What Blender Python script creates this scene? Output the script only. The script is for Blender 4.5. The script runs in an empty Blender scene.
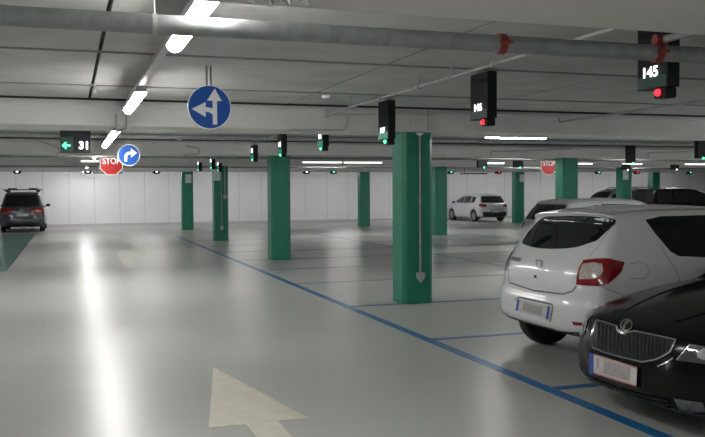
import bpy, bmesh, math, random
import numpy as np
from mathutils import Vector, Matrix
from mathutils.geometry import delaunay_2d_cdt
random.seed(7)
C = bpy.context.scene.collection
sc = bpy.context.scene
PI = math.pi

# ------------------------------------------------------------------ camera
FPX, YAW, PIT, ROLL = 829.97, .328829, -.03429, -.006225
fw = np.array([math.sin(YAW)*math.cos(PIT), math.cos(YAW)*math.cos(PIT), math.sin(PIT)])
rt = np.array([math.cos(YAW), -math.sin(YAW), 0.]); up = np.cross(rt, fw)
R2 = rt*math.cos(ROLL)+up*math.sin(ROLL); U2 = up*math.cos(ROLL)-rt*math.sin(ROLL)
EYE = np.array([0., 0., 1.7])
cd = bpy.data.cameras.new('camera'); cam = bpy.data.objects.new('camera', cd); C.objects.link(cam)
cd.sensor_fit = 'HORIZONTAL'; cd.sensor_width = 36; cd.lens = FPX/705*36; cd.clip_end = 200
cam.matrix_world = Matrix(((R2[0], U2[0], -fw[0], 0), (R2[1], U2[1], -fw[1], 0), (R2[2], U2[2], -fw[2], 1.7), (0, 0, 0, 1)))
sc.camera = cam
sc.view_settings.view_transform = 'Standard'
sc.view_settings.look = 'None'
sc.view_settings.exposure = 0

def ray(px, py):
    d = fw + R2*(px-352.5)/FPX - U2*(py-218.5)/FPX
    return d/np.linalg.norm(d)

# ------------------------------------------------------------------ materials
def mat(name, col, rough=.5, metal=0, noise=0, scale=8, coat=0, spec=.5, bump=0, emit=None, strength=0, col2=None, rnoise=0, detail=4, trans=0, alpha=1):
    m = bpy.data.materials.new(name); m.use_nodes = True
    nt = m.node_tree; b = nt.nodes['Principled BSDF']
    b.inputs['Base Color'].default_value = (*col, 1); b.inputs['Roughness'].default_value = rough
    b.inputs['Metallic'].default_value = metal; b.inputs['Coat Weight'].default_value = coat
    b.inputs['Coat Roughness'].default_value = .04
    b.inputs['Specular IOR Level'].default_value = spec
    b.inputs['Transmission Weight'].default_value = trans
    b.inputs['Alpha'].default_value = alpha
    if emit: b.inputs['Emission Color'].default_value = (*emit, 1); b.inputs['Emission Strength'].default_value = strength
    if noise or bump or rnoise or col2:
        tc = nt.nodes.new('ShaderNodeTexCoord'); n = nt.nodes.new('ShaderNodeTexNoise')
        n.inputs['Scale'].default_value = scale; n.inputs['Detail'].default_value = detail
        nt.links.new(tc.outputs['Object'], n.inputs['Vector'])
        if noise or col2:
            r = nt.nodes.new('ShaderNodeValToRGB')
            c2 = col2 or tuple(max(0, c*(1-noise)) for c in col)
            c1 = col if col2 else tuple(min(1, c*(1+noise)) for c in col)
            r.color_ramp.elements[0].position = .3; r.color_ramp.elements[1].position = .7
            r.color_ramp.elements[0].color = (*c2, 1); r.color_ramp.elements[1].color = (*c1, 1)
            nt.links.new(n.outputs['Fac'], r.inputs['Fac']); nt.links.new(r.outputs['Color'], b.inputs['Base Color'])
        if rnoise:
            mr = nt.nodes.new('ShaderNodeMapRange'); mr.inputs['To Min'].default_value = rough-rnoise; mr.inputs['To Max'].default_value = rough+rnoise
            mr.inputs['From Min'].default_value = .3; mr.inputs['From Max'].default_value = .7
            nt.links.new(n.outputs['Fac'], mr.inputs['Value']); nt.links.new(mr.outputs['Result'], b.inputs['Roughness'])
        if bump:
            bp = nt.nodes.new('ShaderNodeBump'); bp.inputs['Strength'].default_value = bump; bp.inputs['Distance'].default_value = .02
            nt.links.new(n.outputs['Fac'], bp.inputs['Height']); nt.links.new(bp.outputs['Normal'], b.inputs['Normal'])
    return m

M = {}
M['floor'] = mat('floor_epoxy', (.455, .456, .432), .31, noise=.05, scale=.5, rnoise=.0, spec=.40, detail=2)
M['walk'] = mat('walkway_paint', (.34, .335, .325), .35, noise=.06, scale=2)
M['greenfloor'] = mat('green_floor_paint', (.055, .15, .115), .32, noise=.08, scale=2)
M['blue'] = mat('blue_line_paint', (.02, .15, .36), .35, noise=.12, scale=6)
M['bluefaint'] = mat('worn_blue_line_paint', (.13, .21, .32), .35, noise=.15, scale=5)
M['arrow'] = mat('arrow_paint', (.66, .62, .52), .45, noise=.07, scale=9)
M['arrow2'] = mat('faded_arrow_paint', (.6, .585, .53), .4, noise=.06, scale=9)
M['wall'] = mat('white_wall_panel', (.86, .86, .88), .6, noise=.03, scale=.7)
M['seam'] = mat('panel_seam', (.58, .58, .6), .7, noise=.05)
M['ceil'] = mat('precast_concrete', (.48, .483, .47), .75, noise=.12, scale=1.7, bump=.05)
M['beam'] = mat('beam_concrete', (.66, .66, .64), .7, noise=.05, scale=2.2, bump=.03)
M['slat'] = mat('grille_slat', (.06, .06, .064), .3, metal=.6, noise=.1)
M['seamc'] = mat('ceiling_seam', (.27, .27, .255), .8, noise=.1)
M['dark'] = mat('dark_gap_and_shadow', (.03, .03, .03), .9, noise=.1)
M['green'] = mat('column_green_paint', (.014,.215,.125), .42, noise=.08, scale=5, bump=.02)
M['galv'] = mat('galvanised_steel', (.30, .31, .31), .58, metal=.4, noise=.18, scale=14, rnoise=.1)
M['pipe'] = mat('grey_conduit', (.42, .42, .42), .5, noise=.1, scale=10)
M['trunk'] = mat('light_trunking', (.5, .5, .5), .5, noise=.06)
M['redclamp'] = mat('red_coupling', (.25, .03, .025), .5, noise=.2, scale=30)
M['black'] = mat('black_housing', (.010, .0105, .013), .5, noise=.15, spec=.25)
M['dgreen'] = mat('dark_green_panel', (.012, .05, .035), .4, noise=.15)
M['lens'] = mat('lamp_diffuser', (.95, .95, .95), .4, emit=(1, .995, .97), strength=64, noise=.01)
M['lensdim'] = mat('dim_lamp_diffuser', (.95, .95, .95), .4, emit=(1, .995, .97), strength=1.6, noise=.01)
M['digit'] = mat('lit_digit', (.9, .9, .95), .4, emit=(.9, .93, 1), strength=3.2, noise=.01)
M['ledgreen'] = mat('green_led', (.1, .9, .5), .3, emit=(.10, 1, .42), strength=2.2, noise=.01)
M['ledred'] = mat('red_led', (.9, .05, .1), .3, emit=(1, .02, .04), strength=2.2, noise=.01)
M['ledwhite'] = mat('white_led', (.9, .9, .95), .3, emit=(.85, .9, 1), strength=2.5, noise=.01)
M['signblue'] = mat('sign_blue', (.01, .095, .40), .35, noise=.06, emit=(.01, .095, .4), strength=.12)  # faint glow added to brighten the blue face; not a lamp
M['signwhite'] = mat('sign_white', (.78, .78, .78), .4, noise=.03, emit=(.8, .8, .8), strength=.15)  # weak emission lifts the white parts above their real lighting
M['signred'] = mat('sign_red', (.48, .015, .018), .35, noise=.06, emit=(.5, .015, .02), strength=.10)  # glow put into the red so the shaded stop signs look lit
M['plaque'] = mat('number_plaque', (.62, .72, .72), .5, noise=.1, scale=30)
M['white'] = mat('white_car_paint', (.78, .78, .785), .32, coat=.8, noise=.015, spec=.5)
M['silver'] = mat('silver_car_paint', (.42, .43, .46), .3, metal=.35, coat=.7, noise=.03)
M['pearl'] = mat('pearl_car_paint', (.62, .61, .68), .3, coat=.8, noise=.03)
M['blackcar'] = mat('black_car_paint', (.004, .004, .005), .16, coat=0, noise=.05, spec=.28)
M['darkcar'] = mat('dark_grey_car_paint', (.055, .06, .075), .25, coat=.8, noise=.05)
M['greycar'] = mat('grey_car_paint', (.2, .2, .21), .3, coat=.6, noise=.05)
M['glass'] = mat('tinted_glass', (.012, .014, .015), .05, coat=.0, spec=.6, noise=.05)
M['rubber'] = mat('tyre_rubber', (.016, .016, .016), .75, noise=.15, scale=30)
M['plastic'] = mat('black_plastic', (.012, .012, .013), .55, noise=.15)
M['rim'] = mat('alloy_rim', (.42, .43, .44), .35, metal=.7, noise=.08)
M['chrome'] = mat('chrome_trim', (.72, .73, .74), .16, metal=1, noise=.04)
M['satin'] = mat('satin_trim', (.33, .34, .35), .3, metal=.85, noise=.05)
M['tailred'] = mat('red_lamp_lens', (.26, .006, .010), .12, coat=1, noise=.2, scale=20)
M['tailclear'] = mat('clear_lamp_lens', (.60, .50, .49), .15, coat=1, noise=.25, scale=40)
M['headlamp'] = mat('head_lamp_lens', (.07, .075, .08), .08, coat=1, spec=.8, noise=.3, scale=18)
M['headbright'] = mat('head_lamp_reflector', (.75, .76, .78), .15, metal=.8, noise=.2, scale=30)
M['plate'] = mat('plate_white', (.62, .60, .59), .45, noise=.10, scale=9)
M['plateblur'] = mat('plate_grey', (.40, .375, .37), .45, noise=.10, scale=14)
M['plateblue'] = mat('plate_blue_band', (.03, .09, .42), .4, noise=.08)
M['softgap'] = mat('soft_panel_gap', (.33, .33, .33), .7, noise=.05)
M['bandglow'] = mat('green_glow_band', (.012, .12, .07), .4, noise=.15, emit=(.02, .35, .18), strength=.35)  # green LED's glow on the housing put into the band's emission
M['gap'] = mat('panel_gap', (.09, .09, .09), .8, noise=.05)
M['interior'] = mat('seat_fabric', (.05, .05, .05), .8, noise=.2)

# ------------------------------------------------------------------ object helpers
def tag(o, label=None, cat=None, group=None, kind=None):
    if label: o['label'] = label
    if cat: o['category'] = cat
    if group: o['group'] = group
    if kind: o['kind'] = kind
    return o
def thing(name, label, cat, loc=(0, 0, 0), rotz=0, group=None):
    o = bpy.data.objects.new(name, None); C.objects.link(o); o.empty_display_size = .1
    o.location = loc; o.rotation_euler = (0, 0, rotz)
    return tag(o, label, cat, group)
def from_bm(name, bm, m, parent=None, smooth=False, sharp=None):
    me = bpy.data.meshes.new(name); bm.normal_update(); bm.to_mesh(me); bm.free()
    for mm in (m if isinstance(m, (list, tuple)) else [m]): me.materials.append(mm)
    if smooth:
        me.polygons.foreach_set('use_smooth', [True]*len(me.polygons))
        if sharp: me.set_sharp_from_angle(angle=sharp)
    o = bpy.data.objects.new(name, me); C.objects.link(o)
    if parent: o.parent = parent
    return o
def box(bm, x0, x1, y0, y1, z0, z1, bev=0):
    r = bmesh.ops.create_cube(bm, size=1)
    bmesh.ops.scale(bm, vec=(x1-x0, y1-y0, z1-z0), verts=r['verts'])
    bmesh.ops.translate(bm, vec=((x0+x1)/2, (y0+y1)/2, (z0+z1)/2), verts=r['verts'])
    if bev:
        es = list({e for v in r['verts'] for e in v.link_edges})
        bmesh.ops.bevel(bm, geom=es, offset=bev, segments=2, affect='EDGES', profile=.5)
def tube(bm, a, b, r, seg=10, r2=None):
    a, b = Vector(a), Vector(b); d = b-a
    q = Vector((0, 0, 1)).rotation_difference(d.normalized()).to_matrix().to_4x4()
    bmesh.ops.create_cone(bm, cap_ends=True, segments=seg, radius1=r, radius2=r if r2 is None else r2, depth=d.length, matrix=Matrix.Translation((a+b)/2) @ q)
def path(bm, pts, r, seg=8):
    for a, b in zip(pts[:-1], pts[1:]): tube(bm, a, b, r, seg)
    for p in pts[1:-1]:
        bmesh.ops.create_uvsphere(bm, u_segments=seg, v_segments=5, radius=r, matrix=Matrix.Translation(p))
def sphere(bm, c, r, sx=1, sy=1, sz=1):
    bmesh.ops.create_uvsphere(bm, u_segments=14, v_segments=8, radius=r, matrix=Matrix.Translation(c) @ Matrix.Diagonal((sx, sy, sz, 1)))
def prism(bm, poly, fn, d0, d1):
    """poly (u,v) placed by fn(u,v,depth)."""
    A = [bm.verts.new(fn(u, v, d0)) for u, v in poly]; B = [bm.verts.new(fn(u, v, d1)) for u, v in poly]
    n = len(poly)
    bm.faces.new(A); bm.faces.new(B[::-1])
    for i in range(n): bm.faces.new((A[i], B[i], B[(i+1) % n], A[(i+1) % n]))
    bmesh.ops.recalc_face_normals(bm, faces=bm.faces[:])
def text_mesh(name, s, size, m, parent, mtx, bold=.0, depth=.002, xs=1):
    cu = bpy.data.curves.new(name, 'FONT'); cu.body = s; cu.size = size; cu.align_x = 'CENTER'; cu.align_y = 'CENTER'
    cu.extrude = depth; cu.offset = bold; cu.space_character = 1.04 if s.isdigit() else 1.0
    t = bpy.data.objects.new(name, cu); C.objects.link(t)
    dg = bpy.context.evaluated_depsgraph_get()
    me = bpy.data.meshes.new_from_object(t.evaluated_get(dg)); bpy.data.objects.remove(t)
    me.transform(Matrix.Diagonal((xs, 1, 1, 1))); me.transform(mtx)
    me.materials.clear(); me.materials.append(m); me.name = name
    o = bpy.data.objects.new(name, me); C.objects.link(o); o.parent = parent
    return o
def struct(name, bm, m): return tag(from_bm(name, bm, m), kind='structure')

# ------------------------------------------------------------------ the hall
X0, DX, Y0, DY = 4.68, 8.237, 11.37, 8.42
XL, XR, YF, YB, ZC, ZB = -9., 44., -8., 42.9, 2.9, 2.55
bm = bmesh.new(); box(bm, XL, XR, YF, YB, -.2, 0); struct('floor', bm, M['floor'])
beams = [(2.83+DY*k, 3.79+DY*k) for k in range(5)]
bm = bmesh.new(); bd = bmesh.new()
edges_y = [YF]+[v for b in beams for v in b]+[YB]
xs = [XL]+[.27+2.635*k for k in range(-3, 17)]+[XR]
xs = sorted(x for x in xs if XL <= x <= XR)
for i in range(0, len(edges_y), 2):
    a, b = edges_y[i], edges_y[i+1]
    if i == 0: ys = [a, -5, -2.6, -.2, b-.05]
    else: ys = [a+.03]+[a+s for s in (1.3, 3.67, 6.03) if a+s < b-.3]+[b-.055]
    for y0_, y1_ in zip(ys[:-1], ys[1:]):
        for x0_, x1_ in zip(xs[:-1], xs[1:]):
            box(bm, x0_+.016, x1_-.016, y0_+.009, y1_-.009, ZC, ZC+.1)
struct('ceiling', bm, M['ceil'])
bm = bmesh.new()
for i in range(2, len(edges_y), 2):
    for s_ in (1.3, 3.67, 6.03):
        yy = edges_y[i]+s_
        if yy < edges_y[i+1]-.3: box(bm, XL, XR, yy-.022, yy+.022, ZC-.012, ZC+.01)
struct('ceiling_seams', bm, M['seamc'])
box(bd, XL, XR, YF, YB, ZC+.1, ZC+.2); tag(from_bm('ceiling_void', bd, M['dark']), kind='structure')
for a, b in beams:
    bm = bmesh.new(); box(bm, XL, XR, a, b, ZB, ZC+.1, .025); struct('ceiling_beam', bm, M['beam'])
    bm = bmesh.new(); box(bm, XL, XR, a-.05, a-.001, ZC-.022, ZC+.1); struct('beam_shadow_strip', bm, M['dark'])  # dark strip stands in for the ledge shadow along the beam top
    bm = bmesh.new(); box(bm, XL, XR, a-.03, a+.001, ZC-.10, ZC-.06); struct('beam_ledge', bm, M['beam'])
bm = bmesh.new(); box(bm, XL, XR, YB, YB+.2, 0, ZC+.1); struct('wall_back', bm, M['wall'])
bm = bmesh.new()
x = -8.4
while x < XR: box(bm, x-.011, x+.011, YB-.004, YB+.01, .0, ZC); x += 1.2
struct('wall_back_seams', bm, M['seam'])
bm = bmesh.new(); box(bm, XL-.2, XL, YF, YB+.2, 0, ZC+.1); struct('wall_left', bm, M['wall'])
bm = bmesh.new(); box(bm, XR, XR+.2, YF, YB+.2, 0, ZC+.1); struct('wall_right', bm, M['wall'])
bm = bmesh.new(); box(bm, XL, XR, YB-.03, YB, 0, .12); struct('baseboard_back', bm, M['seam'])
bm = bmesh.new(); box(bm, XL, 16, 36.9, YB-.03, .0005, .0015); struct('walkway_strip', bm, M['walk'])
bm = bmesh.new(); box(bm, XL, -1.3, 19.3, 36.2, .0005, .002); tag(from_bm('green_floor_zone', bm, M['greenfloor']), 'dark green painted floor zone along the left edge in front of the parked van', 'floor marking')

# floor markings
def line(x0, x1, y0, y1, label, group=None, z=.003):
    bm = bmesh.new(); box(bm, x0, x1, y0, y1, .0006, z)
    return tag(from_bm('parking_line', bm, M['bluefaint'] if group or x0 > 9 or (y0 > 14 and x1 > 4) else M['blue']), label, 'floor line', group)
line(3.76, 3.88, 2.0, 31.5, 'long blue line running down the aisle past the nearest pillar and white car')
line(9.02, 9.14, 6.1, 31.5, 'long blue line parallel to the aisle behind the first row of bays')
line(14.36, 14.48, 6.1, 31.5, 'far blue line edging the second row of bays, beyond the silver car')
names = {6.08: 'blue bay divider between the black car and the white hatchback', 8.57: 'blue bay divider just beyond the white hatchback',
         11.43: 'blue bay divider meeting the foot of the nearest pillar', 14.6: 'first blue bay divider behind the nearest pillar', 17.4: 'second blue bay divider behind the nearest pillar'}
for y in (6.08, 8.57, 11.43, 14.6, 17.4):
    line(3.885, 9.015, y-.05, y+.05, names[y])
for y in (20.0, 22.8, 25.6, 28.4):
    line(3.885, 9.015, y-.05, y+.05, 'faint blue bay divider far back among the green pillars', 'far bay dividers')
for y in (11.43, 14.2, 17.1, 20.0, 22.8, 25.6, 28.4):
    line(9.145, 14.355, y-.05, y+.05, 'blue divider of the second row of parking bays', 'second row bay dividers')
def flat(name, poly, m, label, cat, z=.003):
    bm = bmesh.new(); prism(bm, poly, lambda u, v, d: (u, v, d), .0006, z); return tag(from_bm(name, bm, m), label, cat)
flat('painted_arrow', [(1.29, 7.97), (.92, 5.92), (1.19, 5.92), (1.21, 3.2), (1.41, 3.2), (1.43, 5.92), (1.66, 5.92)], M['arrow'], 'large pale painted arrow pointing ahead on the floor in the foreground', 'floor arrow')
flat('painted_arrow', [(1.16, 19.0), (1.42, 19.0), (1.46, 22.6), (1.62, 24.3), (1.95, 24.9), (1.95, 23.9), (2.75, 25.4), (1.95, 26.7), (1.95, 25.7), (1.55, 25.3), (1.28, 24.4), (1.2, 22.6)], M['arrow2'], 'faded painted right turn arrow on the floor far down the aisle', 'floor arrow')

# ------------------------------------------------------------------ pillars
WC = .485
def column(r, k, label, conduits=(), plaque=None):
    x, y = X0-.018+DX*r, Y0-.03+DY*k
    t = thing('green_pillar', label, 'pillar', (x+WC/2, y+WC/2, 0))
    bm = bmesh.new(); h = WC/2; c = .055
    poly = [(-h+c, -h), (h-c, -h), (h, -h+c), (h, h-c), (h-c, h), (-h+c, h), (-h, h-c), (-h, -h+c)]
    prism(bm, poly, lambda u, v, d: (u, v, d), 0, ZB-.004)
    from_bm('shaft', bm, M['green'], t)
    for cx, z0, z1, bx in conduits:
        bm = bmesh.new(); tube(bm, (cx, -h-.016, z0), (cx, -h-.016, z1), .014, 8)
        for zc in (z0+.5, z0+1.1, z1-.35): tube(bm, (cx, -h-.016, zc), (cx, -h-.016, zc+.03), .02, 8)
        cobj = from_bm('conduit', bm, M['pipe'], t, True, .6)
        if bx:
            bm = bmesh.new()
            prism(bm, [(-.06, .05), (.06, .05), (.06, -.03), (.0, -.10), (-.06, -.03)], lambda u, v, d: (cx+u, d, z0+v), -h-.05, -h-.002)
            from_bm('junction_box', bm, M['pipe'], cobj)
        if bx == 2:
            bm = bmesh.new(); tube(bm, (cx, -h-.01, ZB-.05), (cx, -h-.01, ZB-.012), .03, 8, .07); from_bm('pipe_collar', bm, M['beam'], cobj)
    if plaque:
        bm = bmesh.new(); box(bm, plaque-.13, plaque+.13, -h-.01, -h-.002, ZB-.5, ZB-.12)
        from_bm('number_plaque', bm, M['plaque'], t)
    return t
column(0, 0, 'nearest and largest green pillar with a grey conduit down its front', [(.02, .42, ZB-.04, 2)])
column(0, 1, 'second green pillar along the aisle, plain, left of centre')
column(0, 2, 'third green pillar along the aisle with two thin conduits and a small plaque', [(.0, .45, ZB-.02, 1), (.12, 1.5, ZB-.02, 1)], -.16)
column(0, 3, 'fourth and farthest green pillar along the aisle with a pale plaque near its top', (), .03)
column(1, 1, 'wide green pillar rising behind the silver car roof')
column(1, 2, 'green pillar standing just right of and behind the nearest pillar')
column(1, 3, 'slim far green pillar standing alone before the white wall at centre')
column(2, 3, 'far green pillar right of the white hatchback at the back wall with a plaque', (), .08)
column(2, 2, 'green pillar in front of the black car at the right', [(.16, 1.0, ZB-.02, 0)], -.1)
column(3, 3, 'farthest green pillar at the right, rising behind the black car')

# ------------------------------------------------------------------ lighting
def lamp(x, y, z, L, axis, label, group=None, w=.055, suspend=True, lens='lens'):
    t = thing('strip_light', label, 'light fixture', (x, y, z), 0 if axis == 'y' else -PI/2, group)
    bm = bmesh.new(); h = L/2
    poly = [(math.cos(a)*w, math.sin(a)*w*.9) for a in np.linspace(PI, 2*PI, 9)]
    prism(bm, poly, lambda u, v, d: (u, d, v), -h, h); from_bm('diffuser', bm, M[lens], t, True, .6)
    bm = bmesh.new(); prism(bm, [(-w*1.05, .001), (w*1.05, .001), (w*.9, .06), (-w*.9, .06)], lambda u, v, d: (u, d, v), -h-.03, h+.03)
    from_bm('housing', bm, M['trunk'], t)
    if suspend:
        for s in (-h*.8, h*.8):
            bm = bmesh.new(); tube(bm, (0, s, .06), (0, s, ZC-z+.004), .005, 6); from_bm('hanger', bm, M['pipe'], t)
    return t
AX, AZ = .69, 2.68
aisle = [(4.92, 1.55, 'brightest strip light over the aisle, passing above the big pipe at the top'), (9.42, 1.85, 'strip light over the aisle just above left of the blue two arrow sign'),
         (13.65, 2.0, 'strip light over the aisle beyond the first beam, right of the green arrow display'), (16.1, 2.2, 'strip light over the aisle, next after the one by the arrow display')]
for y, L, lb in aisle: lamp(AX, y, AZ if y < 11 else 2.615, L, 'y', lb, suspend=False)
for y in (21.4, 24.0, 31.0, 34.0, 39.2, 41.2): lamp(AX, y, AZ, 1.5, 'y', 'far strip light over the aisle hidden mostly behind beams', 'far aisle strip lights')
for y in (-5.6, -3.4, -1.2, 1.0): lamp(AX, y, AZ, 1.5, 'y', 'added unseen fill strip light over the aisle behind the viewer', 'added aisle fill lights behind the viewer')  # added out of view to brighten the near cars
for ya, yb, zt_, lb in ((3.85, 11.1, AZ+.06, 'grey trunking above the aisle lights running to the first beam'), (12.25, 19.6, 2.615+.06, 'grey trunking above the aisle lights beyond the first beam')):
    t = thing('cable_trunking', lb, 'trunking', (AX, ya, zt_))
    bm = bmesh.new(); box(bm, -.03, .03, 0, yb-ya, 0, .04); from_bm('channel', bm, M['trunk'], t)
    for yy in np.arange(.6, yb-ya, 1.5):
        bm = bmesh.new(); tube(bm, (0, float(yy), .04), (0, float(yy), ZC-zt_+.004), .006, 6); from_bm('hanger', bm, M['pipe'], t)
lamp(7.36, 12.75, 2.62, 1.15, 'x', 'long bright crosswise strip light right of the nearest pillar')
G3 = 'crosswise strip lights in the far bays'
for xa, L_ in ((7.75, 1.3), (9.15, 1.3), (14.0, .7), (17.6, .7), (19.7, .8), (22.7, 1.2)): lamp(xa, 25.7, 2.62, L_, 'x', 'small crosswise strip light glimpsed between far beams', G3, lens='lensdim')
for xa in (.6,): lamp(xa, 25.7, 2.62, .5, 'x', 'small crosswise strip light far down the left part of the hall', lens='lensdim')
for xa in (-4, 3.5, 8, 13, 18, 23, 28, 33): lamp(xa, 39.4, 2.66, 1.5, 'x', 'strip light washing the white back wall', 'back wall strip lights')
for xa, ya in ((10.5, 12.6), (14, 12.6), (18, 12.6), (22, 12.6), (-4, 12.6), (-4, 21.1), (12, 21.1), (16, 21.1), (20, 21.1), (25, 21.1), (30, 21.1), (17.5, 29.35), (22.5, 29.35), (9, 29.35), (13, 29.35), (-4, 29.35), (28, 29.35)): lamp(xa, ya, 2.76, 1.5, 'x', 'added fill strip light in the far parking bays, hidden above the beams', 'added far bay fill lights')  # extra lamps added for brightness, kept out of sight behind the beams
for xa, ya in ((-5, 8), (11.5, 7.6), (13.5, 1.0)): lamp(xa, ya, 2.64, 1.5, 'x', 'added unseen fill strip light outside the view', 'added fill lights outside the view')  # off-view lamps added as fill light
w = bpy.data.worlds.new('world'); sc.world = w; w.use_nodes = True
w.node_tree.nodes['Background'].inputs['Color'].default_value = (.95, .97, 1, 1)
w.node_tree.nodes['Background'].inputs['Strength'].default_value = .5

# ------------------------------------------------------------------ pipes, conduits
def pipe_x(y, z, r, x0, x1, label, m=M['galv']):
    bm = bmesh.new(); tube(bm, (x0, y, z), (x1, y, z), r, 20)
    return bm
t = thing('sprinkler_pipe', 'large grey sprinkler pipe with red couplings crossing the whole top of the picture', 'pipe', (0, 4.3, 2.54))
bm = bmesh.new(); tube(bm, (XL, 0, 0), (XR, 0, 0), .05, 24); from_bm('pipe_run', bm, M['galv'], t, True, .6)
def coupling(x, y, z, r, parent, ear=True):
    bm = bmesh.new(); tube(bm, (x-.022, y, z), (x+.022, y, z), r*1.2, 20)
    box(bm, x-.018, x+.018, y-r*1.6, y+r*1.6, z-.014, z+.014, .005)
    tube(bm, (x-.04, y-r*1.45, z), (x+.04, y-r*1.45, z), .008, 8)
    return from_bm('red_coupling', bm, M['redclamp'], parent, True, .5)
coupling(2.38, 0, 0, .05, t)
cp = coupling(3.47, 0, 0, .05, t)
bm = bmesh.new(); tube(bm, (3.47, 0, .02), (3.47, 0, .085), .03, 16); tube(bm, (3.44, -.02, .08), (3.53, -.02, .08), .03, 14); from_bm('tee_fitting', bm, M['redclamp'], cp, True, .5)
bm = bmesh.new()
tube(bm, (3.50, -.02, .08), (3.50, -1.6, .08), .024, 14); from_bm('branch_pipe', bm, M['galv'], t, True, .6)
for hx in (-2.2, .42, 5.6):
    bm = bmesh.new(); tube(bm, (hx, 0, .04), (hx, 0, ZC-2.54+.004), .006, 6)
    tube(bm, (hx-.012, 0, 0), (hx+.012, 0, 0), .055, 18)
    from_bm('hanger', bm, M['pipe'], t)
for y, lb in ((17.6, 'grey pipe crossing behind the first full beam'), (21.2, 'grey pipe crossing behind the second full beam'), (29.6, 'grey pipe crossing behind the third beam')):
    zp = 2.83 if y < 18 else 2.57
    bm = pipe_x(y, zp, .05, XL, XR, '')
    o = tag(from_bm('service_pipe', bm, M['galv'], None, True, .6), lb, 'pipe')
    for hx in range(-8, 40, 3):
        bm = bmesh.new(); tube(bm, (hx, y, zp+.045), (hx, y, ZC+.004), .006, 6); tube(bm, (hx-.012, y, zp), (hx+.012, y, zp), .055, 16); from_bm('hanger', bm, M['pipe'], o)
def conduit(pts, r, label, m=None, name='cable_conduit'):
    bm = bmesh.new(); path(bm, [Vector(p) for p in pts], r)
    return tag(from_bm(name, bm, m or M['pipe'], None, True, .6), label, 'conduit')
t = thing('cable_conduit', 'thin grey conduit under the ceiling running over the row of number displays', 'conduit', (3.43, 7.5, 2.76))
bm = bmesh.new(); tube(bm, (0, -3.0, 0), (0, 3.65, 0), .013, 8); from_bm('conduit_run', bm, M['pipe'], t, True, .6)
for s in (-1.2, -.35, .4, 1.5, 2.6):
    bm = bmesh.new(); tube(bm, (0, s, .0), (0, s, .144), .005, 6); box(bm, -.03, .03, s-.012, s+.012, -.025, .02); from_bm('clip', bm, M['pipe'], t)
bm = bmesh.new(); box(bm, -.02, .02, 3.6, 3.66, -.05, .06); from_bm('end_clip', bm, M['pipe'], t)
conduit([(3.75, 11.2, 2.76), (3.75, 11.2, 2.62), (3.7, 11.22, 2.55), (3.35, 11.225, 2.545), (2.9, 11.225, 2.54)], .014, 'bent white conduit looping under the beam left of the green lit display')
conduit([(7.2, 11.16, 2.80), (7.2, 11.16, 2.73), (7.25, 9.8, 2.74), (7.3, 7.0, 2.76)], .017, 'grey conduit slanting away under the ceiling below the nearest number display')
conduit([(2.5, 18.9, 2.72), (2.9, 19.652, 2.70), (2.9, 19.652, 2.58), (2.55, 19.64, 2.53)], .018, 'angled conduit dropping over the beam above the third pillar')
conduit([(4.12, 12.3, 2.84), (4.12, 19.4, 2.84)], .014, 'thin conduit above the smaller displays along the aisle')
conduit([(10.6, 19.652, 2.56), (10.6, 19.652, 2.70), (13.0, 19.5, 2.78)], .018, 'stepped conduit on the beam left of the wide green pillar')
conduit([(15.6, 19.652, 2.56), (15.6, 19.652, 2.70), (19.0, 19.5, 2.80)], .018, 'stepped conduit on the beam at the right edge')
conduit([(-.55, 19.0, 2.78), (-.2, 19.64, 2.66), (-.2, 19.64, 2.53)], .02, 'bent conduit dropping over the beam left of the arrow display')
conduit([(4.99, 11.18, 2.56), (4.99, 11.18, 2.86)], .012, 'short conduit rising from the nearest pillar over the beam face')
conduit([(.72, 11.15, 2.70), (.72, 11.19, 2.52), (.62, 12.0, 2.52)], .012, 'thin rod dropping over the beam below the aisle lights, right of two')
conduit([(.60, 11.15, 2.70), (.60, 11.19, 2.52), (.52, 12.0, 2.52)], .012, 'thin rod dropping over the beam below the aisle lights, left of two')
bm = bmesh.new(); box(bm, 4.78, 5.06, 11.21, 11.26, 2.56, 2.78); tag(from_bm('bracket_plate', bm, M['beam']), 'pale plate on the beam above the nearest pillar', 'bracket')
for x, y, lb in ((3.1, 10.1, 'small round detector on the ceiling above the second pillar'), (2.4, 19.2, 'tiny round detector on the ceiling above the third pillar'), (6.2, 12.8, 'small round detector near the crosswise strip light')):
    t = thing('smoke_detector', lb, 'smoke detector', (x, y, ZC))
    bm = bmesh.new(); tube(bm, (0, 0, 0), (0, 0, -.035), .055, 16); from_bm('base', bm, M['signwhite'], t, True, .6)
    bm = bmesh.new(); tube(bm, (0, 0, -.035), (0, 0, -.06), .04, 14, .025); from_bm('sensor_cap', bm, M['pipe'], t, True, .6)
t = thing('hanging_bracket', 'cluster of shiny metal fittings under the near beam beside the brightest light', 'bracket', (.84, 3.45, ZB))
bm = bmesh.new()
for i in range(7):
    a = -.12+.04*i; tube(bm, (a, .03*math.sin(i*2), 0), (a+.03, .04*math.cos(i*3), -.05), .012, 8)
box(bm, -.14, .14, -.02, .02, -.03, 0, .005); from_bm('fitting', bm, M['chrome'], t, True, .5)
bm = bmesh.new(); box(bm, -.16, .16, -.05, .05, -.012, -.0005); from_bm('fixing_plate', bm, M['galv'], t)
bm = bmesh.new(); path(bm, [Vector((2.62, 3.98, 2.84)), Vector((2.70, 4.02, 2.80)), Vector((2.95, 4.1, 2.86)), Vector((3.1, 4.12, 2.84))], .008, 6)
tag(from_bm('loose_cable', bm, M['black'], None, True, .6), 'dark loose cable looping under the ceiling above the big pipe', 'cable')

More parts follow.
